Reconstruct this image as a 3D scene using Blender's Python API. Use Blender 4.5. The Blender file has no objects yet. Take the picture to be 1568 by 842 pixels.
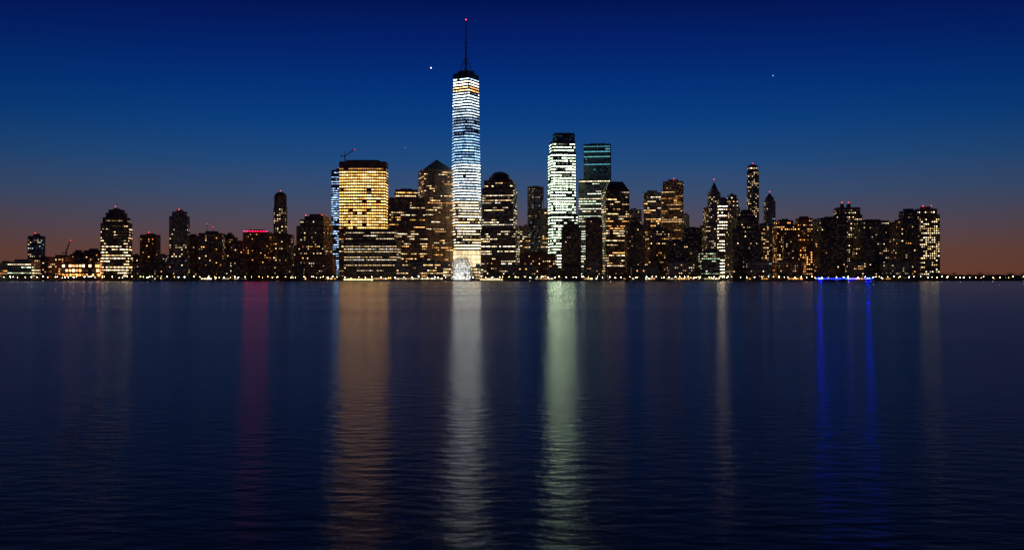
import bpy, math, random
from mathutils import Vector
random.seed(11)
R=random.random; U=random.uniform
sc=bpy.context.scene
F=1479.0; CAMH=3.0
def X(px,Y): return (px-784)/F*Y
def Z(py,Y): return CAMH+(428-py)/F*Y
LAND=2.2

# ------------------------------------------------ materials
def s2l(c): return tuple((v/255/12.92 if v/255<=.04045 else ((v/255+.055)/1.055)**2.4) for v in c)
def newmat(n):
    m=bpy.data.materials.new(n); m.use_nodes=True
    nt=m.node_tree; b=nt.nodes['Principled BSDF']; return m,nt,b
def wallmat(n,col,rough=.75,var=.35,scale=.08):
    m,nt,b=newmat(n)
    tc=nt.nodes.new('ShaderNodeTexCoord'); no=nt.nodes.new('ShaderNodeTexNoise')
    no.inputs['Scale'].default_value=scale; no.inputs['Detail'].default_value=5
    mp=nt.nodes.new('ShaderNodeMapping'); mp.inputs['Scale'].default_value=(1,1,.35)
    nt.links.new(tc.outputs['Object'],mp.inputs[0]); nt.links.new(mp.outputs[0],no.inputs['Vector'])
    r=nt.nodes.new('ShaderNodeValToRGB')
    r.color_ramp.elements[0].position=.3; r.color_ramp.elements[1].position=.7
    r.color_ramp.elements[0].color=(*[c*(1-var) for c in col],1); r.color_ramp.elements[1].color=(*[c*(1+var) for c in col],1)
    nt.links.new(no.outputs['Fac'],r.inputs[0]); nt.links.new(r.outputs[0],b.inputs['Base Color'])
    b.inputs['Roughness'].default_value=rough
    return m
def emimat(n,col,st,samp=None):
    m,nt,b=newmat(n); b.inputs['Base Color'].default_value=(.05,.05,.05,1)
    b.inputs['Emission Color'].default_value=(*col,1); b.inputs['Emission Strength'].default_value=st
    if samp: m.cycles.emission_sampling=samp
    return m
W={'brown':wallmat('brown_stone',(.3,.19,.11)),'stone':wallmat('limestone',(.38,.31,.24)),
   'grey':wallmat('grey_concrete',(.24,.21,.2)),'brick':wallmat('brick',(.32,.14,.08)),
   'glass':wallmat('dark_curtain_wall',(.05,.06,.08),.25),'dark':wallmat('dark_granite',(.11,.085,.08),.5)}
roofm=wallmat('roof_gravel',(.08,.08,.08))
glassm,nt,b=newmat('window_glass'); b.inputs['Base Color'].default_value=(.02,.025,.035,1); b.inputs['Roughness'].default_value=.12
litm,nt,b=newmat('lit_window')
at=nt.nodes.new('ShaderNodeAttribute'); at.attribute_name='glow'
tc=nt.nodes.new('ShaderNodeTexCoord'); no=nt.nodes.new('ShaderNodeTexNoise'); no.inputs['Scale'].default_value=.6
nt.links.new(tc.outputs['Object'],no.inputs['Vector'])
mr=nt.nodes.new('ShaderNodeMapRange'); mr.inputs[1].default_value=.3; mr.inputs[2].default_value=.7; mr.inputs[3].default_value=.55; mr.inputs[4].default_value=1.45
nt.links.new(no.outputs['Fac'],mr.inputs[0])
nt.links.new(at.outputs['Color'],b.inputs['Emission Color']); nt.links.new(mr.outputs[0],b.inputs['Emission Strength'])
b.inputs['Base Color'].default_value=(.03,.03,.03,1); b.inputs['Roughness'].default_value=.2
litm.cycles.emission_sampling='NONE'
redm=emimat('red_beacon_glow',(1,.03,.02),9,'NONE')
redstrip=emimat('red_parapet_light',(1,.001,.012),90,'FRONT')
steelm=wallmat('steel',(.18,.18,.2),.4)

# ------------------------------------------------ mesh builder
class MB:
    def __init__(s): s.v=[];s.f=[];s.m=[];s.c=[]
    def face(s,pts,m,c=(0,0,0)):
        n=len(s.v); s.v+= [tuple(p) for p in pts]; s.f.append(tuple(range(n,n+len(pts)))); s.m.append(m); s.c.append(c)
    def prism(s,fp,z0,z1,m,ft=None,cap=None):
        ft=ft or fp; n=len(fp)
        for i in range(n):
            a=fp[i];b_=fp[(i+1)%n];c=ft[(i+1)%n];d=ft[i]
            s.face([(a[0],a[1],z0),(b_[0],b_[1],z0),(c[0],c[1],z1),(d[0],d[1],z1)],m)
        s.face([(p[0],p[1],z1) for p in ft],m if cap is None else cap)
    def floodlight(s,x,y,z,w,h,house,lens):
        s.prism(rect(x,y,w,.6,0),z,z+h,house)
        s.face([(x-w*.46,y-.31,z+h*.06),(x+w*.46,y-.31,z+h*.06),(x+w*.46,y-.31,z+h*.94),(x-w*.46,y-.31,z+h*.94)],lens)
    def beam(s,p,q,w,m,c=(0,0,0)):
        p=Vector(p);q=Vector(q);d=(q-p).normalized()
        u=d.cross(Vector((0,0,1)));
        if u.length<.01:u=Vector((1,0,0))
        u.normalize();v=d.cross(u)
        o=[u*w+v*w,-u*w+v*w,-u*w-v*w,u*w-v*w]
        for i in range(4):
            s.face([p+o[i],p+o[(i+1)%4],q+o[(i+1)%4],q+o[i]],m,c)
        s.face([q+k for k in o],m,c); s.face([p+k for k in o],m,c)
    def ball(s,p,r,m,c=(0,0,0),n=6):
        p=Vector(p); rings=[]
        for j in range(5):
            a=-math.pi/2+math.pi*j/4
            rings.append([p+Vector((r*math.cos(a)*math.cos(2*math.pi*i/n),r*math.cos(a)*math.sin(2*math.pi*i/n),r*math.sin(a))) for i in range(n)])
        for j in range(4):
            for i in range(n):
                k=(i+1)%n
                q=[rings[j][i],rings[j][k],rings[j+1][k],rings[j+1][i]]
                if j==0:q=[q[0],q[2],q[3]]
                if j==3:q=[q[0],q[1],q[2]]
                s.face(q,m,c)
    def obj(s,name,mats):
        me=bpy.data.meshes.new(name); me.from_pydata(s.v,[],s.f)
        for m in mats: me.materials.append(m)
        me.polygons.foreach_set('material_index',s.m)
        ca=me.attributes.new('glow','FLOAT_COLOR','CORNER')
        fl=[]
        for f,c in zip(s.f,s.c): fl+= [c[0],c[1],c[2],1.0]*len(f)
        ca.data.foreach_set('color',fl); me.update()
        o=bpy.data.objects.new(name,me); sc.collection.objects.link(o); return o

# ------------------------------------------------ footprints
def rect(cx,cy,w,d,th):
    c,s=math.cos(th),math.sin(th)
    return [(cx+x*c-y*s,cy+x*s+y*c) for x,y in((-w/2,-d/2),(w/2,-d/2),(w/2,d/2),(-w/2,d/2))]
def rounded(cx,cy,w,d,th,r,n=4):
    c,s=math.cos(th),math.sin(th);o=[]
    for qx,qy,a0 in((-1,-1,180),(1,-1,270),(1,1,0),(-1,1,90)):
        for k in range(n+1):
            a=math.radians(a0+90*k/n); x=qx*(w/2-r)+r*math.cos(a); y=qy*(d/2-r)+r*math.sin(a)
            o.append((cx+x*c-y*s,cy+x*s+y*c))
    return o
def scaled(fp,k):
    cx=sum(p[0] for p in fp)/len(fp);cy=sum(p[1] for p in fp)/len(fp)
    return [(cx+(p[0]-cx)*k,cy+(p[1]-cy)*k) for p in fp]

# ------------------------------------------------ lighting styles
warm=(1,.64,.28); amber=(1,.46,.12); cream=(1,.78,.46); white=(1,.93,.78); cool=(.6,.82,1); green=(.72,1,.58); teal=(.2,.75,.8); orange=(1,.36,.08)
class S:
    def __init__(s,p=.2,full=.05,empty=.2,corr=.6,cols=(warm,),st=1.5,fh=5.2,cw=3.6,hf=.42,wf=.78,prof=None,seed=0,dim=.07,lo=.6,rg=.6):
        s.__dict__.update(locals())
    def row(s,n,t):
        p=s.p;k=1.;cols=s.cols
        if s.prof:
            q=s.prof(t); p*=q[0];k=q[1]
            if len(q)>2: cols=q[2]
        r=R()
        if r<s.full: p=.96
        elif r<s.full+s.empty: p*=.12
        k*=U(s.lo,1.25); base=random.choice(cols); out=[];on=R()<p
        for i in range(n):
            if R()>s.corr: on=R()<p
            if on:
                c=base if R()<.75 else random.choice(cols)
                g=s.st*k*(.2+1.1*R()**1.6 if s.corr<.8 else U(s.rg,1.15))
                out.append((c[0]*g,c[1]*g,c[2]*g))
            elif R()<.7:
                g=s.dim*R()**1.5; out.append((base[0]*g,base[1]*g*.9,base[2]*g*.9))  # unlit panes: faint warm glow added to lift the tone of dark facades
            else: out.append(None)
        return out
def windows(mb,a,b,c,d,z0,z1,st,pier=True):
    dx,dy=b[0]-a[0]+c[0]-d[0],b[1]-a[1]+c[1]-d[1]; L=math.hypot(dx,dy)
    if L<1:return
    nx,ny=dy/L,-dx/L
    if ny>.35:return
    nf=int((z1-z0)/st.fh)
    if nf<1:return
    fh=(z1-z0)/nf; off=.12
    for i in range(nf):
        zc=z0+(i+.5)*fh; za=zc-fh*st.hf/2; zb=zc+fh*st.hf/2
        def at(z,k):
            t=(z-z0)/(z1-z0)
            l=(a[0]+(d[0]-a[0])*t,a[1]+(d[1]-a[1])*t); r=(b[0]+(c[0]-b[0])*t,b[1]+(c[1]-b[1])*t)
            return (l[0]+(r[0]-l[0])*k+nx*off,l[1]+(r[1]-l[1])*k+ny*off,z)
        t=(zc-z0)/(z1-z0)
        wl=math.hypot((b[0]-a[0])*(1-t)+(c[0]-d[0])*t,(b[1]-a[1])*(1-t)+(c[1]-d[1])*t)
        n=int(wl/st.cw)
        if n<1: continue
        rr=st.row(n,t)
        for j in range(n):
            k0=(j+.5-st.wf/2)/n;k1=(j+.5+st.wf/2)/n
            q=[at(za,k0),at(za,k1),at(zb,k1),at(zb,k0)]
            if rr[j]: mb.face(q,2,rr[j])
            else: mb.face(q,1)
    if pier and abs(d[0]-a[0])<.01:
        n=int(L/2/st.cw)
        for j in range(0,n+1,3):
            k=j/max(n,1); p=(a[0]+(b[0]-a[0])*k,a[1]+(b[1]-a[1])*k); ux,uy=dx/L,dy/L; w=.3;h=.55
            q=[(p[0]-ux*w,p[1]-uy*w),(p[0]-ux*w+nx*h,p[1]-uy*w+ny*h),(p[0]+ux*w+nx*h,p[1]+uy*w+ny*h),(p[0]+ux*w,p[1]+uy*w)]
            for m in range(3):
                u,v=q[m],q[m+1]; mb.face([(u[0],u[1],z0),(v[0],v[1],z0),(v[0],v[1],z1),(u[0],u[1],z1)],0)
def tier(mb,fp,z0,z1,st,ft=None,wz0=None,wz1=None,cornice=True):
    ft2=ft or fp; n=len(fp)
    mb.prism(fp,z0,z1,0,ft,cap=3)
    if st:
        for i in range(n):
            windows(mb,fp[i],fp[(i+1)%n],ft2[(i+1)%n],ft2[i],(z0+1.5) if wz0 is None else wz0,(z1-2.5) if wz1 is None else wz1,st)
    if cornice: mb.prism(scaled(ft2,1.018),z1-1.2,z1+.6,0,cap=3)
def mats(w): return [W[w],glassm,litm,roofm,redm,steelm,redstrip]
def beacon(mb,x,y,z,h=4,r=.7):
    mb.beam((x,y,z),(x,y,z+h),.25,5); mb.ball((x,y,z+h),r,4)
def sized(x0,x1,Y,th,ratio):
    sil=(x1-x0)/F*Y; w=sil/(math.cos(th)+ratio*abs(math.sin(th))); return w,w*ratio
SHOP=S(p=.6,full=0,empty=0,corr=.5,cols=(warm,cream,amber,(1,.9,.7)),st=2.2,fh=4.2,cw=4.5,hf=.55,wf=.75)
def bld(name,Y,tiers,st,wall='brown',th=None,ratio=.8,mech=True,red=0,crown=None,rnd=0,styles=None,shop=False):
    """tiers: (left,right,top) survey marks, lowest first"""
    th=math.radians(U(-14,14) if th is None else th)
    mb=MB(); z=LAND-.5; fp=None
    for i,(x0,x1,yt) in enumerate(tiers):
        w,d=sized(x0,x1,Y,th,ratio if not i else min(1,d/w)); cx=X((x0+x1)/2,Y)
        fp=rounded(cx,Y,w,d,th,rnd*w,3) if rnd else rect(cx,Y,w,d,th)
        z1=Z(yt,Y)
        if shop and i==0:
            for q in range(len(fp)): windows(mb,fp[q],fp[(q+1)%len(fp)],fp[(q+1)%len(fp)],fp[q],LAND+.2,LAND+4.6,SHOP,False)
        tier(mb,fp,z,z1,(styles[i] if styles else st),wz0=z+(5.5 if i==0 else 1.5)); z=z1
    cx=sum(p[0] for p in fp)/len(fp)
    if crown: crown(mb,fp,z,cx,Y)
    elif mech:
        q=scaled(fp,U(.35,.6))
        mb.prism(q,z,z+U(3,6),0,cap=3)
        for _ in range(3):
            px,py=cx+U(-.35,.35)*w,Y+U(-.3,.3)*d; mb.prism(rect(px,py,U(2,5),U(2,5),th),z,z+U(1.5,3.5),3)
    for i in range(red):
        k=(i+.5)/red-.5
        beacon(mb,cx+k*w*.85,Y-d*.3,z,U(4,7))
    return mb.obj(name,mats(wall))

off=lambda **k:S(**{**dict(p=.36,full=.05,empty=.26,corr=.62,cols=(warm,cream,amber),st=2.9,fh=4.8,hf=.28),**k})
res=lambda **k:S(**{**dict(p=.13,full=0,empty=.25,corr=.15,cols=(warm,amber,cream,warm),st=2.8,cw=3.8,fh=4.4,wf=.46,hf=.34),**k})

# ------------------------------------------------ left part of the skyline
bld('low_waterfront_building',1900,[(0,18,403)],off(p=.5,cols=(orange,warm)),'stone',th=0)
bld('low_office_building',1895,[(19,55,401)],off(p=.8,full=.4,cols=(cream,green),st=3.4),'stone',th=0)
bld('apartment_tower',2150,[(46,66,362)],res(p=.25,cols=(cool,cream)),'grey',red=1)
bld('brick_warehouse',1960,[(52,82,396)],res(p=.25),'brick')
bld('low_office_building',1930,[(78,112,394)],res(p=.35,cols=(orange,warm),st=3.2),'brick')
bld('low_office_building',2100,[(108,132,390),(112,128,387)],res(),'brick')
bld('school_building',1890,[(104,154,402)],S(p=.75,full=.1,empty=.1,corr=.5,cols=(orange,(1,.3,.08),(1,.5,.2)),st=7.,fh=8,cw=6,hf=.5,wf=.7),'brick',th=0)
bld('apartment_block',2120,[(131,156,384)],res(),'brown')
def rowtop(t): return (1.1 if t<.62 else .6,1.3 if t<.62 else .7)
bld('office_tower',1900,[(156,201,343),(159,198,334),(163,194,327),(167,190,322)],None,'brown',th=8,rnd=.15,styles=[off(p=.6,full=.2,empty=.2,cols=((1,.66,.28),warm,cream),st=5.4,prof=rowtop,hf=.24,fh=5.6),off(p=.9,full=.5,st=.7),None,None],red=1)
bld('apartment_block',2000,[(202,217,392)],res(),'brick')
bld('apartment_tower',2050,[(218,242,360)],res(p=.08,cols=(amber,orange)),'brick',red=1)
bld('apartment_block',1900,[(212,262,405)],res(p=.12),'brick',shop=True)
bld('apartment_tower',1960,[(261,289,332),(265,286,325)],res(p=.14,cols=(warm,cream)),'grey',red=1)
bld('apartment_block',2020,[(286,306,362)],res(p=.1),'brick')
def ant(mb,fp,z,cx,Y):
    mb.prism(scaled(fp,.5),z,z+5,0,cap=3)
    for dx,h in((-.3,20),(.05,13)):
        mb.beam((cx+dx*30,Y,z),(cx+dx*30,Y,z+h),.3,5); mb.ball((cx+dx*30,Y,z+h),.5,4)
bld('apartment_building',1930,[(306,343,358)],res(p=.18),'brown',crown=ant)
bld('apartment_block',1980,[(343,362,364),(346,358,360)],res(p=.1),'brown')
bld('apartment_block',1900,[(352,378,372)],res(p=.1),'brick')
def redline(mb,fp,z,cx,Y):
    mb.prism(scaled(fp,.6),z,z+5,0,cap=3)
    a,b=fp[0],fp[1]
    for i in range(9):
        k=(i+.5)/9; x=a[0]+(b[0]-a[0])*k; y=a[1]+(b[1]-a[1])*k
        mb.floodlight(x,y-1.2,z+.8,2.2,1.2,0,6)
def mechred(mb,fp,z,cx,Y):
    mb.prism(scaled(fp,.6),z,z+5,0,cap=3)
    for p in fp[:2]: beacon(mb,p[0]*.9+cx*.1,p[1]+2,z,2.5,.8)
bld('apartment_building',1925,[(375,414,356)],res(p=.12,cols=(amber,orange)),'brick',th=3,crown=redline)
bld('apartment_building',1960,[(411,448,360)],res(p=.1),'brown')
def capdome(mb,fp,z,cx,Y):
    q=fp
    for k,h in((.9,3),(.7,3),(.4,2.5)):
        r=scaled(fp,k); mb.prism(q,z,z+h,0,r,cap=3); q=r; z+=h
    beacon(mb,cx,Y,z,3)
bld('slender_apartment_tower',2250,[(419,440,318),(420,439,300)],res(p=.25,cols=(cream,warm)),'brown',rnd=.25,crown=capdome)
bld('apartment_block',2030,[(446,460,380)],res(),'brown')
bld('apartment_tower',1950,[(457,507,347),(462,505,337),(468,502,332)],res(p=.2,cols=(warm,amber,cream),st=2.6),'brown',th=-12,crown=mechred)
bld('apartment_block',1880,[(470,512,392)],res(p=.08),'brick',th=0,shop=True)
bld('glass_office_tower',2180,[(509,531,262)],S(p=.7,full=.25,empty=.15,corr=.6,cols=((.35,.58,1),(.42,.65,1)),st=4.5,fh=5,cw=3,hf=.28),'glass',th=0,red=1)

# ------------------------------------------------ amber office tower (curved river front) with roof crane
def bow(cx,cy,w,d,k,n=10):
    pts=[]
    for i in range(n+1):
        u=-1+2*i/n; pts.append((cx+u*w/2,cy-d/2-k*(1-u*u)))
    return pts+[(cx+w/2,cy+d/2),(cx-w/2,cy+d/2)]
Y=2000; mb=MB(); cx=X(557,Y); w=(593-521)/F*Y*.98
fp=bow(cx,Y,w,38,4)
zt=Z(249,Y); z1=Z(263,Y); z0=Z(352,Y)
tier(mb,fp,LAND-.5,z0,off(p=.25),cornice=False)
tier(mb,fp,z0,z1,S(p=.9,full=.45,empty=0,corr=.85,cols=((1,.48,.1),(1,.56,.17),(1,.44,.08),(1,.66,.28)),st=6.,fh=5.8,cw=4.4,hf=.34,wf=.76,dim=.6,lo=.4,rg=.4),wz0=z0,wz1=z1,cornice=False)
tier(mb,fp,z1,zt,S(p=.9,full=.5,empty=0,corr=.8,cols=(amber,),st=.9,fh=6,cw=4.3,hf=.3),wz0=z1,wz1=z1+7,cornice=False)
mb.prism(scaled(fp,.7),zt,zt+3,0,cap=3)
mb.obj('curved_office_tower',mats('brown'))
def crane(name,Y,mast,jib,s=1.):
    mb=MB(); (mx,my0,my1)=mast; x=X(mx,Y); zb=Z(my0,Y); zt=Z(my1,Y)
    for dx in(-1,1):
        for dy in(-1,1): mb.beam((x+dx*s,Y+dy*s,zb),(x+dx*s,Y+dy*s,zt),.28,0)
    n=max(2,int((zt-zb)/3))
    for i in range(n):
        a=zb+(zt-zb)*i/n;b_=zb+(zt-zb)*(i+1)/n
        mb.beam((x-s,Y-s,a),(x+s,Y-s,b_),.16,0); mb.beam((x-s,Y+s,b_),(x+s,Y+s,a),.16,0)
    mb.prism(rect(x,Y,3.4*s,3.4*s,0),zt,zt+2.6*s,0)
    jx,jz=X(jib[0],Y),Z(jib[1],Y); d=Vector((jx-x,0,jz-zt)); L=d.length; u=d/L; nrm=Vector((-u.z,0,u.x))
    p0=Vector((x,Y,zt+1))
    for o in((-1,0),(1,0),(0,1.6)):
        oo=Vector((0,o[0]*s,0))+nrm*o[1]*s; mb.beam(p0+oo,p0+u*L+oo*.4,.28,0)
    for i in range(int(L/3)):
        a=p0+u*3*i; mb.beam(a+Vector((0,-s,0)),a+u*1.5+nrm*1.4*s,.14,0); mb.beam(a+u*1.5+nrm*1.4*s,a+u*3+Vector((0,s,0)),.14,0)
    bk=p0-Vector((u.x,0,0)).normalized()*7*s+Vector((0,0,1)); mb.beam(p0,bk,.5,0); mb.prism(rect(bk.x,Y,3*s,2.4*s,0),bk.z-2,bk.z+.6,0)
    ap=p0+Vector((0,0,9*s)); mb.beam(p0,ap,.3,0); mb.beam(ap,bk,.12,0); mb.beam(ap,p0+u*L,.12,0)
    mb.ball(p0+u*L,.6,1)
    return mb.obj(name,[wallmat('crane_paint',(.5,.12,.05)),redm])
crane('tower_crane',1995,(528,249,240),(543,230))
crane('tower_crane',2100,(101,397,388),(108,369))
bld('low_office_block',1870,[(530,612,370),(532,608,353)],S(p=.42,full=.2,empty=.3,corr=.85,cols=(white,cream,warm),st=2.2,fh=5.0,cw=3.4,hf=.24,wf=.8,rg=.15),'brown',th=-3,ratio=.5,shop=True)

# ------------------------------------------------ stepped towers of the financial centre
bld('stepped_office_tower',1960,[(588,656,352),(592,652,305),(603,641,292)],off(p=.38,full=.06,cols=(warm,cream,amber),st=3.2),'brown',th=10)
def pyramid(mb,fp,z,cx,Y):
    zt=Z(245,Y); mb.prism(scaled(fp,.93),z,zt,3,scaled(fp,.03),cap=3)
bld('pyramid_roof_office_tower',2010,[(637,703,362),(640,697,262)],off(p=.34,full=.04,cols=(warm,amber,cream),st=2.6),'brown',th=18,crown=pyramid)
def dome(mb,fp,z,cx,Y):
    r0=17.5/F*Y; n=20; zt=Z(263,Y); H=zt-z; prev=None
    mb.prism([(cx+r0*1.03*math.cos(2*math.pi*i/n),Y+r0*1.03*math.sin(2*math.pi*i/n)) for i in range(n)],z,z+2,0,cap=3)
    for j in range(7):
        a=math.pi/2*j/7; r=r0*math.cos(a)
        q=[(cx+r*math.cos(2*math.pi*i/n),Y+r*math.sin(2*math.pi*i/n)) for i in range(n)]
        if prev: mb.prism(prev[0],prev[1],z+H*math.sin(a),3,q,cap=3)
        prev=(q,z+H*math.sin(a))
bld('domed_office_tower',1940,[(737,796,352),(739,792,290),(742,789,278)],off(p=.4,full=.07,empty=.25,cols=(warm,cream,white),st=3.8,corr=.7,hf=.26),'brown',th=-9,crown=dome)
def mansard(mb,fp,z,cx,Y):
    mb.prism(scaled(fp,.97),z,Z(279,Y),3,scaled(fp,.55),cap=3)
bld('mansard_roof_office_tower',1950,[(920,964,372),(922,962,292)],off(p=.38,full=.04,cols=(warm,cream,amber),st=3.2),'brown',th=9,crown=mansard)

# ------------------------------------------------ tall chamfered skyscraper with spire
Y=2000; mb=MB(); cx=X(713.5,Y); th=math.radians(15); s=54.
B=rect(cx,Y,s,s,th)
mids=[((B[i][0]+B[(i+1)%4][0])/2,(B[i][1]+B[(i+1)%4][1])/2) for i in range(4)]
T=mids
zb=Z(384,Y); zt=Z(121,Y)
mb.prism(B,LAND-.5,zb,0,cap=3)
podS=S(p=1,full=1,empty=0,corr=.9,cols=((1,.75,.42),),st=1.6,fh=9,cw=3,hf=.9,wf=.9)
for i in range(4): windows(mb,B[i],B[(i+1)%4],B[(i+1)%4],B[i],LAND+24,zb,podS,pier=False)
def wprof(t):
    if t>.95: return (1.0,1.2,(white,cool))
    if t>.91: return (.9,.6,(warm,amber,cream))
    if t>.83: return (1.1,1.1,((.75,.9,1),cool))
    if t>.77: return (1,.6,((.7,.88,1),cool))
    if t>.70: return (.9,.3,((.45,.68,1),))
    if t>.50: return (1.1,.5,((.3,.58,1),(.38,.66,1),(.28,.52,.95)))
    if t>.28: return (1,.9,((.7,.88,1),cool,(.9,.95,.9)))
    return (.66,.85,(cream,white,warm))
wS=S(p=.97,full=.1,empty=.03,corr=.8,cols=(white,),st=7.2,fh=5.8,cw=3.0,hf=.34,wf=.78,prof=wprof,dim=.8,lo=.35,rg=.3)
for i in range(4):
    j=(i+1)%4; a,b_,t=B[i],B[j],T[i]; t2=T[j]
    mb.face([(a[0],a[1],zb),(b_[0],b_[1],zb),(t[0],t[1],zt)],0)
    mb.face([(b_[0],b_[1],zb),(t2[0],t2[1],zt),(t[0],t[1],zt)],0)
    windows(mb,a,b_,t,t,zb+1,zt-1,wS,pier=False)
    windows(mb,b_,b_,t2,t,zb+1,zt-1,wS,pier=False)
mb.prism(T,zt,zt+9,0,cap=3)
def circ(r,n=16): return [(cx+r*math.cos(2*math.pi*i/n),Y+r*math.sin(2*math.pi*i/n)) for i in range(n)]
zc=zt+9; mb.prism(circ(15),zc,zc+2,0,circ(18),cap=3); mb.prism(circ(18),zc+2,zc+5,5,circ(18),cap=3)
mb.prism(circ(5),zc+5,zc+11,5,circ(3.2),cap=3)
ztop=Z(31,Y); zz=zc+11; nseg=9
for i in range(nseg):
    a=zz+(ztop-zz)*i/nseg; b2=zz+(ztop-zz)*(i+1)/nseg; r=2.2-1.5*i/nseg
    mb.prism(circ(r,8),a,b2-1.2,5,circ(r*.85,8),cap=3); mb.prism(circ(r*1.5,8),b2-1.2,b2,5,cap=3)
for k in range(8):
    a=2*math.pi*k/8; mb.beam((cx+16*math.cos(a),Y+16*math.sin(a),zc+5),(cx,Y,zc+38),.25,5)
mb.ball((cx,Y,ztop+1),1.3,4)
mb.obj('skyscraper_with_spire',mats('glass'))

# ------------------------------------------------ towers right of the dome
bld('office_building',1990,[(792,800,348)],off(p=.5,st=3),'stone',th=0)
bld('office_tower',2350,[(808,832,287)],S(p=.3,full=.03,empty=.2,corr=.2,cols=(cool,warm),st=.7,fh=5,cw=4,wf=.55),'grey',th=4,red=0)
bld('office_tower',2250,[(797,812,350),(800,810,347)],off(p=.2),'grey')
bld('office_tower',2260,[(828,846,330),(831,843,322)],off(p=.2),'stone')
gl=lambda st:S(p=.9,full=.15,empty=.05,corr=.7,cols=(green,(.8,1,.64),(.86,1,.68),(.68,1,.62)),st=st,fh=6.,cw=4.2,hf=.33,wf=.72,dim=.5,lo=.4)
bld('bright_glass_skyscraper',2080,[(839,885,330),(839,882,236),(841,881,219),(846,880,206)],None,'glass',th=6,ratio=.9,rnd=.18,styles=[gl(13),gl(16),gl(8),S(p=.3,cols=(teal,),st=.3)],mech=False)
bld('teal_glass_skyscraper',2200,[(885,937,276),(893,937,223)],None,'glass',th=-8,ratio=.8,styles=[S(p=.6,full=.25,empty=.25,corr=.8,cols=(cream,(.85,1,.7),white),st=3,fh=5.6,cw=3.8,hf=.26,rg=.3),S(p=.5,full=.15,empty=.35,corr=.85,cols=(teal,(.15,.6,.8)),st=.6,fh=5.6,cw=3.5,hf=.42,wf=.9)],red=0)
bld('apartment_tower',1880,[(860,889,350),(863,886,343)],res(p=.05),'brown',th=3)
bld('apartment_tower',1890,[(897,922,336)],res(p=.04),'brown',th=-3)
bld('low_office_building',1900,[(796,852,389)],res(p=.25,cols=(warm,amber)),'brick',th=0,ratio=.5,shop=True)
bld('office_tower',2100,[(960,981,322)],res(p=.07),'grey')
bld('apartment_block',1900,[(958,986,345)],res(p=.04),'brown')
bld('office_tower',2120,[(985,1012,296)],off(p=.42,cols=(warm,amber,cream),st=4),'stone',th=-5)
bld('office_tower',2220,[(1012,1048,292),(1014,1048,279)],off(p=.34,cols=(warm,amber),st=1.7),'brick',th=-14,red=1)
bld('apartment_block',2080,[(1044,1056,330)],res(p=.15),'stone')
bld('apartment_building',1920,[(988,1024,352)],res(p=.22,st=3.),'brown')
bld('apartment_building',1880,[(1020,1052,371)],res(p=.06),'dark')
bld('apartment_building',1930,[(1046,1074,350)],res(p=.06),'dark')
def gothic(mb,fp,z,cx,Y):
    zt=Z(276,Y); h=zt-z
    mb.prism(scaled(fp,.8),z,z+h*.35,0,scaled(fp,.55),cap=3)
    mb.prism(scaled(fp,.5),z+h*.35,z+h*.8,3,scaled(fp,.1),cap=3)
    beacon(mb,cx,Y,z+h*.8,h*.25)
    for p in fp: mb.prism(rect(p[0]*.9+cx*.1,p[1]*.9+Y*.1,2,2,0),z,z+5,0,scaled(rect(p[0]*.9+cx*.1,p[1]*.9+Y*.1,2,2,0),.1))
bld('gothic_spire_skyscraper',2150,[(1074,1112,345),(1079,1107,318),(1085,1102,296)],res(p=.28,cols=(warm,cream),st=2.6),'stone',th=10,crown=gothic,ratio=.9)
bld('office_tower',2030,[(1100,1113,312),(1101,1112,305)],S(p=.8,full=.2,empty=.12,corr=.7,cols=(cream,(1,.76,.46)),st=13,fh=6.5,cw=4,hf=.26,wf=.55),'stone',th=0)
bld('office_tower',2180,[(1110,1131,318),(1112,1129,306),(1115,1127,300)],res(p=.3,cols=(cream,warm)),'stone',th=0)
bld('slender_glass_tower',2350,[(1144,1162,262),(1145,1160,254)],res(p=.38,cols=(warm,cream),st=2.6),'glass',th=-8,red=1)
bld('office_building',1900,[(1072,1100,385)],off(p=.6,full=.2,cols=(cream,green),st=2),'grey',th=0,shop=True)
bld('office_tower',1900,[(1113,1162,352),(1122,1158,333),(1130,1152,325)],res(p=.08,cols=(warm,)),'dark',th=8)
def setb(mb,fp,z,cx,Y):
    h=Z(296,Y)-z; mb.prism(scaled(fp,.75),z,z+h*.5,0,cap=3); mb.prism(scaled(fp,.5),z+h*.5,z+h,3,scaled(fp,.1),cap=3); beacon(mb,cx,Y,z+h,3)
bld('art_deco_tower',2300,[(1168,1190,350),(1171,1186,308)],res(p=.22,cols=(cream,cool),st=1.6),'stone',th=5,crown=setb)
bld('office_building',2100,[(1160,1176,345)],res(p=.36,cols=(warm,amber)),'stone',red=0)
bld('office_building',2050,[(1186,1216,345),(1190,1212,338)],res(p=.38,cols=(orange,amber,warm),st=3.6),'brick')
bld('office_building',2070,[(1216,1246,348),(1219,1243,335)],res(p=.38,cols=(orange,amber,warm),st=3.6),'brick',th=-6)
bld('apartment_block',1920,[(1198,1222,360)],res(p=.12),'brown')
bld('brick_apartment_building',1930,[(1232,1254,376)],res(p=.6,cols=(orange,amber),st=5),'brick',th=0)
bld('apartment_tower',1890,[(1250,1292,335)],res(p=.05,cols=(warm,amber)),'dark',th=4)
def twin(mb,fp,z,cx,Y):
    for k in(-.3,.1):
        mb.prism(rect(cx+k*34,Y,8,8,0),z,z+9,0,rect(cx+k*34,Y,5,5,0),cap=3); beacon(mb,cx+k*34,Y,z+9,3)
bld('apartment_tower',2000,[(1277,1319,330),(1278,1316,319)],res(p=.34,cols=(warm,cream),st=3),'brown',th=-10,crown=twin)
bld('apartment_tower',1900,[(1312,1356,339)],res(p=.1,cols=(warm,cream)),'dark',th=6)
bld('apartment_block',2010,[(1352,1376,344)],res(p=.2),'brown')
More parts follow.
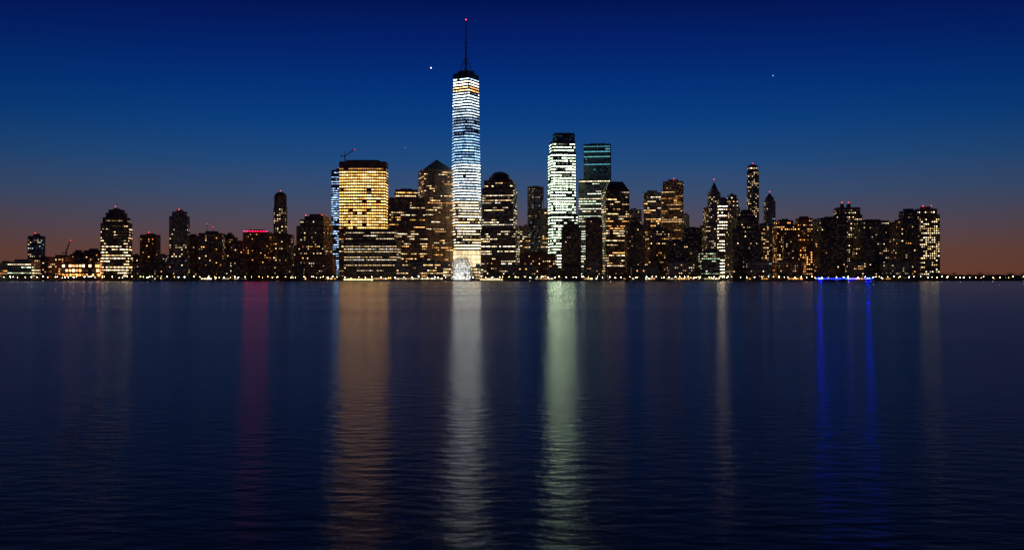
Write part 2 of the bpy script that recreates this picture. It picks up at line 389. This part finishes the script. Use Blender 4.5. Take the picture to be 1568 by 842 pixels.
bld('apartment_tower',1890,[(1374,1404,337),(1380,1402,324)],res(p=.08),'dark',th=3)
bld('apartment_tower',1960,[(1397,1438,330),(1400,1434,321)],res(p=.46,cols=(warm,cream,cream),st=4.8),'brown',th=-14,red=2)
# infill blocks behind
x=190
while x<1405:
    wd=U(14,30)
    if not(620<x<735):
        t=U(376,400) if x<460 else U(358,392)
        if 510<x<620: t=U(392,402)
        bld(random.choice(['apartment_block','office_building','brick_apartment_building']),U(2400,2700),[(x,x+wd,t)],res(p=U(.05,.24),st=2.2,cols=random.choice([(warm,amber),(cream,warm),(orange,amber,warm)])),random.choice(['brown','grey','brick','stone']))
    x+=wd*U(.8,1.3)
x=205
while x<1395:   # low front row
    wd=U(18,42)
    if not(510<x+wd and x<740) and not(1060<x+wd/2<1110):
        bld(random.choice(['townhouse_row','apartment_block','brick_apartment_building']),U(1835,1850),[(x,x+wd,U(398,412))],res(p=U(.05,.24),st=2.2),random.choice(['brown','brick','dark','grey']),th=0,ratio=.35,shop=R()<.7)
    x+=wd*U(1.1,1.9)
bld('low_office_building',1850,[(606,690,402)],off(p=.3,cols=(warm,amber),st=2.4),'stone',th=0,ratio=.3,shop=True)
bld('low_office_building',1850,[(724,740,409)],off(p=.8,cols=(warm,cream),st=3),'stone',th=0,ratio=.6,shop=True)

# ------------------------------------------------ glass vaulted winter garden (stepped barrel vaults, low wings)
Y=1835; mb=MB(); cx=X(707.5,Y); zb=LAND
def bay(R_,Hp,y0,y1,lum):
    r=R_/F*Y; H=Z(Hp,Y)-zb; k=.85; sp=H-r*k; ns=14
    def arch(q,y):
        a=math.pi*(1-q); return Vector((cx+r*math.cos(a),y,zb+sp+r*k*math.sin(a)))
    for i in range(ns):
        g=U(.5,1.)*lum
        mb.face([arch(i/ns+.006,y0+.3),arch((i+1)/ns-.006,y0+.3),arch((i+1)/ns-.006,y1),arch(i/ns+.006,y1)],2,(.6*g,.82*g,g))
        mb.beam(arch(i/ns,y0),arch((i+1)/ns,y0),.4,5)
    for s_ in(-1,1): mb.face([(cx+s_*r,y0,zb),(cx+s_*r,y1,zb),(cx+s_*r,y1,zb+sp),(cx+s_*r,y0,zb+sp)],2,(.3*lum,.34*lum,.4*lum))
    n=12
    for i in range(n):
        x0=-r+2*r*i/n;x1=x0+2*r/n; z=zb
        while True:
            top=min(sp+k*math.sqrt(max(0,r*r-x*x)) for x in(x0,x1))+zb
            if z+3>top: break
            g=lum*U(.35,1.3)*(1.5 if z<zb+13 else .8)
            mb.face([(cx+x0+.35,y0-.1,z+.35),(cx+x1-.35,y0-.1,z+.35),(cx+x1-.35,y0-.1,z+2.65),(cx+x0+.35,y0-.1,z+2.65)],2,(g*.95,g*.97,g*.92)); z+=3
        mb.beam((cx+x0,y0-.3,zb),(cx+x0,y0-.3,zb+sp+k*math.sqrt(max(0,r*r-x0*x0))),.18,5)
bay(9.5,400,Y-22,Y-12,1.4); bay(12.5,396,Y-12,Y,.9); bay(15.5,393,Y,Y+20,.45)
for sgn in(-1,1):
    fpw=rect(cx+sgn*26,Y+4,18,30,0); mb.prism(fpw,zb-.2,Z(409,Y),0,cap=3)
    windows(mb,fpw[0],fpw[1],fpw[1],fpw[0],zb+.5,Z(410,Y),S(p=.7,cols=(cream,warm),st=1.5,fh=5,cw=3,hf=.5),False)
mb.obj('glass_vaulted_winter_garden',mats('stone'))

# ------------------------------------------------ ground, esplanade, seawall, water, hills
def sheet(name,pts,z,m):
    mb=MB(); mb.face([(p[0],p[1],z) for p in pts],0); return mb.obj(name,[m])
SH=1775
mb=MB(); pts=[]
xs=[-9000,-2500]+[ -1200+60*i for i in range(41)]+[2500,9000]
front=[(x,SH+(U(-4,4) if -1200<=x<=1200 else 0)+(-60*max(0,(x-880)/320) if x>880 else 0)) for x in xs]
poly=front+[(9000,14000),(-9000,14000)]
mb.prism(poly,-3,LAND,0); mb.obj('ground',[wallmat('ground_soil',(.08,.07,.055),.9,.4,.02)])
mb=MB()
for i in range(len(front)-1):
    a,b_=front[i],front[i+1]
    mb.face([(a[0],a[1]-.6,-3),(b_[0],b_[1]-.6,-3),(b_[0],b_[1]-.6,LAND+.5),(a[0],a[1]-.6,LAND+.5)],0)
    mb.face([(a[0],a[1]-.6,LAND+.5),(b_[0],b_[1]-.6,LAND+.5),(b_[0],b_[1]-.02,LAND+.5),(a[0],a[1]-.02,LAND+.5)],0)
    mb.face([(b_[0],b_[1]-.02,LAND+.5),(a[0],a[1]-.02,LAND+.5),(a[0],a[1]-.02,LAND-.5),(b_[0],b_[1]-.02,LAND-.5)],0)
mb.obj('seawall',[wallmat('seawall_granite',(.22,.2,.18),.8,.4,.3)])
mb=MB()
for i in range(2,len(front)-3):
    a,b_=front[i],front[i+1]
    mb.face([(a[0],a[1]+1,LAND+.004),(b_[0],b_[1]+1,LAND+.004),(b_[0],b_[1]+16,LAND+.004),(a[0],a[1]+16,LAND+.004)],0)
mb.obj('esplanade_pavement',[wallmat('paving',(.25,.23,.2),.8,.2,.5)])
def shoreY(x):
    for i in range(len(front)-1):
        if front[i][0]<=x<=front[i+1][0]:
            k=(x-front[i][0])/(front[i+1][0]-front[i][0]); return front[i][1]+(front[i+1][1]-front[i][1])*k
    return SH
# water: calmer far out, choppier towards the near bank; crests parallel to the shore
wm,nt,b=newmat('river_water')
b.inputs['Base Color'].default_value=(.0005,.0008,.002,1); b.inputs['IOR'].default_value=1.22
b.inputs['Anisotropic'].default_value=.8
tg=nt.nodes.new('ShaderNodeCombineXYZ'); tg.inputs[1].default_value=1; nt.links.new(tg.outputs[0],b.inputs['Tangent'])
tc=nt.nodes.new('ShaderNodeTexCoord')
def noise(scale,sx,sy,det=3,rot=0):
    mp=nt.nodes.new('ShaderNodeMapping'); mp.inputs['Scale'].default_value=(sx,sy,1); mp.inputs['Rotation'].default_value=(0,0,rot)
    n=nt.nodes.new('ShaderNodeTexNoise'); n.inputs['Scale'].default_value=scale; n.inputs['Detail'].default_value=det
    nt.links.new(tc.outputs['Object'],mp.inputs[0]); nt.links.new(mp.outputs[0],n.inputs['Vector']); return n
def math_(op,a,b2):
    m=nt.nodes.new('ShaderNodeMath'); m.operation=op
    for i,v in enumerate((a,b2)):
        if isinstance(v,(int,float)): m.inputs[i].default_value=v
        elif v is not None: nt.links.new(v,m.inputs[i])
    return m.outputs[0]
sx=nt.nodes.new('ShaderNodeSeparateXYZ'); nt.links.new(tc.outputs['Object'],sx.inputs[0])
lg=math_('LOGARITHM',math_('MAXIMUM',sx.outputs['Y'],8.),10.)
mr=nt.nodes.new('ShaderNodeMapRange'); mr.inputs[1].default_value=1.0; mr.inputs[2].default_value=2.6; mr.inputs[3].default_value=.24; mr.inputs[4].default_value=.14
nt.links.new(lg,mr.inputs[0])
big=noise(.02,.12,1.,4,.05)
ro=math_('ADD',mr.outputs[0],math_('MULTIPLY',math_('SUBTRACT',big.outputs['Fac'],.5),.09))
nt.links.new(ro,b.inputs['Roughness'])
n1=noise(3.2,.5,1.,5,.6)
bp=nt.nodes.new('ShaderNodeBump'); bp.inputs['Distance'].default_value=.045
mr2=nt.nodes.new('ShaderNodeMapRange'); mr2.inputs[1].default_value=1.1; mr2.inputs[2].default_value=2.2; mr2.inputs[3].default_value=.62; mr2.inputs[4].default_value=.06
nt.links.new(lg,mr2.inputs[0]); nt.links.new(mr2.outputs[0],bp.inputs['Strength'])
nt.links.new(n1.outputs['Fac'],bp.inputs['Height']); nt.links.new(bp.outputs[0],b.inputs['Normal'])
sheet('river_water',[(-16000,-400),(16000,-400),(16000,30000),(-16000,30000)],0,wm)
# hills
mb=MB()
def ridge(Y,base,amp,seed):
    rr=random.Random(seed); ph=[rr.uniform(0,6) for _ in range(6)]
    prev=None
    for i in range(301):
        x=-5000+i*33.3; h=base+amp*sum(math.sin(x*f+ph[k])/(k+1) for k,f in enumerate((.0012,.003,.008,.02,.05,.11)))+rr.uniform(-1.5,1.5)
        if prev:
            px,ph_=prev
            mb.face([(px,Y,0),(x,Y,0),(x,Y+60,h),(px,Y+60,ph_)],0); mb.face([(px,Y+60,ph_),(x,Y+60,h),(x,Y+500,0),(px,Y+500,0)],0)
        prev=(x,h)
ridge(4200,26,7,3); ridge(3000,14,5,8)
mb.obj('distant_hills',[wallmat('hill_woodland',(.05,.05,.035),.9,.4,.01)])
# house lights in the far district beyond the point
mb=MB(); rh=random.Random(21)
for _ in range(110):
    px=rh.choice((rh.uniform(1438,1568),rh.uniform(1438,1568),rh.uniform(-20,60))); Yh=rh.uniform(2300,2900); x=X(px,Yh); w_=rh.uniform(8,16); h=rh.uniform(6,11)
    fp=rect(x,Yh,w_,10,0); mb.prism(fp,LAND-.2,LAND+h,0,cap=3); mb.prism(fp,LAND+h,LAND+h+3,3,[( (p[0]-x)*.1+x,p[1]) for p in fp],cap=3)
    c=rh.choice((warm,amber,orange,cream)); g=rh.uniform(.5,5)
    if rh.random()<.7: mb.face([(x-.9,Yh-5.1,LAND+h-2.6),(x+.9,Yh-5.1,LAND+h-2.6),(x+.9,Yh-5.1,LAND+h-.9),(x-.9,Yh-5.1,LAND+h-.9)],2,tuple(v*g for v in c))
mb.obj('distant_houses',mats('brown'))

# ------------------------------------------------ waterfront trees (one mass)
mb=MB(); rt=random.Random(5)
def tree(x,y,h):
    r=h*rt.uniform(.3,.42); mb.beam((x,y,LAND),(x+rt.uniform(-.5,.5),y,LAND+h*.55),.22,1)
    for k in range(3):
        a=rt.uniform(0,6.3); mb.beam((x,y,LAND+h*.35),(x+r*.6*math.cos(a),y+r*.6*math.sin(a),LAND+h*.7),.11,1)
    cl=[(rt.uniform(-.6,.6)*r,rt.uniform(-.6,.6)*r,rt.uniform(.45,.85)*h,rt.uniform(.35,.6)*r) for _ in range(6)]
    for k in range(70):
        c=rt.choice(cl); d=Vector((rt.gauss(0,1),rt.gauss(0,1),rt.gauss(0,1))).normalized()*c[3]*rt.uniform(.6,1.1)
        p=Vector((x+c[0],y+c[1],LAND+c[2]))+d; s=rt.uniform(.35,.8)
        u=Vector((rt.gauss(0,1),rt.gauss(0,1),rt.gauss(0,1))).normalized()*s; v=u.orthogonal()*rt.uniform(.6,1)
        mb.face([p-u,p+v,p+u,p-v*.8],0)
x=-1180
while x<1350:
    for q in range(rt.choice((1,1,2,3))):
        tree(x+rt.uniform(-3,3),shoreY(x)+rt.uniform(18,48),rt.uniform(9,17))
    x+=rt.uniform(4,10) if not(X(515,1775)<x<X(740,1775)) else rt.uniform(9,26)
mb.obj('waterfront_trees',[wallmat('foliage',(.05,.07,.03),.8,.5,.3),wallmat('bark',(.1,.07,.05),.9)])

# ------------------------------------------------ street lamps
polem=wallmat('lamp_post_paint',(.06,.06,.06),.5)
def lampmesh(col,st,r):
    mb=MB(); mb.beam((0,0,0),(0,0,4.6),.09,0); mb.beam((0,0,0),(0,0,.5),.2,0); mb.ball((0,0,5.),r,1,n=8); mb.prism([(.3*math.cos(i*math.pi/3),.3*math.sin(i*math.pi/3)) for i in range(6)],5.42,5.7,0)
    o=mb.obj('street_lamp',[polem,emimat('lamp_glow',col,st,'FRONT')]); me=o.data; bpy.data.objects.remove(o); return me
lm=[lampmesh((1,.72,.35),55,.42),lampmesh((1,.9,.65),75,.42),lampmesh((1,.5,.14),40,.34),lampmesh((.8,1,.7),75,.32),lampmesh((1,.8,.5),35,.32)]
x=-1150; rl=random.Random(3)
while x<1300:
    o=bpy.data.objects.new('street_lamp',rl.choices(lm,(4,3,3,2,5))[0]); o.location=(x,shoreY(x)+rl.uniform(3,15),LAND); o.scale=(1,1,rl.uniform(.8,1.3)); sc.collection.objects.link(o)
    x+=rl.uniform(3,17)

# ------------------------------------------------ blue lit pier, ferry landings
mb=MB(); x0,x1=X(1250,1755),X(1334,1755); n=26
mb.prism(rect((x0+x1)/2,1757,x1-x0,9,0),1.2,2.0,0)
for i in range(n+1):
    x=x0+(x1-x0)*i/n; mb.beam((x,1754,-2),(x,1754,1.2),.25,0); mb.beam((x,1753,2),(x,1753,4.2),.12,1)
    if R()<.85 or i in(1,2,n-2,n-1):
        big_=1.8 if(i in(1,2,n-2,n-1)) else U(.35,.8)
        mb.floodlight(x,1753,4.2,1.6*big_,1.*big_,1,2)
mb.obj('blue_lit_pier',[W['grey'],polem,emimat('blue_lamp_glow',(.0008,.002,1),1000,'FRONT')])
def landing(px0,px1,col,st):
    mb=MB(); x0,x1=X(px0,1758),X(px1,1758); cx=(x0+x1)/2; w=x1-x0
    mb.prism(rect(cx,1758,w,12,0),-.5,1.2,0)
    for i in range(9):
        x=x0+w*(i+.5)/9; mb.beam((x,1753,1.2),(x,1753,5),.15,1); mb.beam((x,1763,1.2),(x,1763,5),.15,1)
        mb.face([(x-w/24,1756,1.8),(x+w/24,1756,1.8),(x+w/24,1756,4.2),(x-w/24,1756,4.2)],2)
    mb.prism(rect(cx,1758,w+3,14,0),5,5.4,0,rect(cx,1758,w-3,4,0)); 
    mb.obj('ferry_landing',[W['grey'],polem,emimat('landing_light',col,st,'NONE')])
landing(526,572,(1,.8,.35),2.5); landing(735,770,(1,.75,.4),1.6)

def star(name,px,py,r,st):
    Y=20000; mb=MB(); mb.ball((X(px,Y),Y,Z(py,Y)),r,0,n=10); mb.obj(name,[emimat(name+'_glow',(1,.97,.9),st,'NONE')])
star('morning_planet',660,104,13,3); star('star',1184,116,7,2); star('star',620,226,5,1.)

# ------------------------------------------------ world
w=bpy.data.worlds.new('World'); sc.world=w; w.use_nodes=True; nt=w.node_tree; nt.nodes.clear()
out=nt.nodes.new('ShaderNodeOutputWorld'); bg=nt.nodes.new('ShaderNodeBackground'); bg.inputs[1].default_value=1
tc=nt.nodes.new('ShaderNodeTexCoord'); sp_=nt.nodes.new('ShaderNodeSeparateXYZ'); nt.links.new(tc.outputs['Generated'],sp_.inputs[0])
mr=nt.nodes.new('ShaderNodeMapRange'); mr.inputs[1].default_value=0; mr.inputs[2].default_value=.6
nt.links.new(sp_.outputs['Z'],mr.inputs[0])
rp=nt.nodes.new('ShaderNodeValToRGB'); nt.links.new(mr.outputs[0],rp.inputs[0])
stops=[(0,(108,62,48)),(.03,(98,67,62)),(.06,(78,72,88)),(.087,(56,75,108)),(.12,(30,72,122)),(.155,(8,62,126)),(.19,(0,50,122)),(.22,(0,38,112)),(.25,(0,28,100)),(.28,(0,17,80)),(.33,(0,4,26)),(.45,(0,1,9)),(.6,(0,1,5))]
el=rp.color_ramp.elements
while len(el)>1: el.remove(el[-1])
el[0].position=0; el[0].color=(*s2l(stops[0][1]),1)
for p,c in stops[1:]:
    e=el.new(p/.6); e.color=(*s2l(c),1)
az=nt.nodes.new('ShaderNodeMapRange'); az.inputs[1].default_value=.84; az.inputs[2].default_value=1; az.inputs[3].default_value=.72; az.inputs[4].default_value=1.05
nt.links.new(sp_.outputs['Y'],az.inputs[0])
mu=nt.nodes.new('ShaderNodeVectorMath'); mu.operation='SCALE'; nt.links.new(rp.outputs[0],mu.inputs[0]); nt.links.new(az.outputs[0],mu.inputs['Scale'])
sky=nt.nodes.new('ShaderNodeTexSky'); sky.sky_type='NISHITA'; sky.sun_disc=False; sky.sun_elevation=math.radians(-4); sky.sun_rotation=math.radians(0)
sk=nt.nodes.new('ShaderNodeVectorMath'); sk.operation='SCALE'; sk.inputs['Scale'].default_value=.01; nt.links.new(sky.outputs[0],sk.inputs[0])
ad=nt.nodes.new('ShaderNodeVectorMath'); ad.operation='ADD'; nt.links.new(mu.outputs[0],ad.inputs[0]); nt.links.new(sk.outputs[0],ad.inputs[1])
nt.links.new(ad.outputs[0],bg.inputs[0]); nt.links.new(bg.outputs[0],out.inputs[0])

# ------------------------------------------------ camera
cd=bpy.data.cameras.new('camera'); cam=bpy.data.objects.new('camera',cd); sc.collection.objects.link(cam)
cd.sensor_width=36; cd.lens=36*F/1568; cd.clip_start=.5; cd.clip_end=60000
cam.location=(0,0,CAMH); cam.rotation_euler=(math.radians(90)+math.atan(7/F),0,0)
sc.camera=cam
sc.view_settings.view_transform='Standard'; sc.view_settings.look='None'; sc.view_settings.exposure=0
print('objs',len(bpy.data.objects))
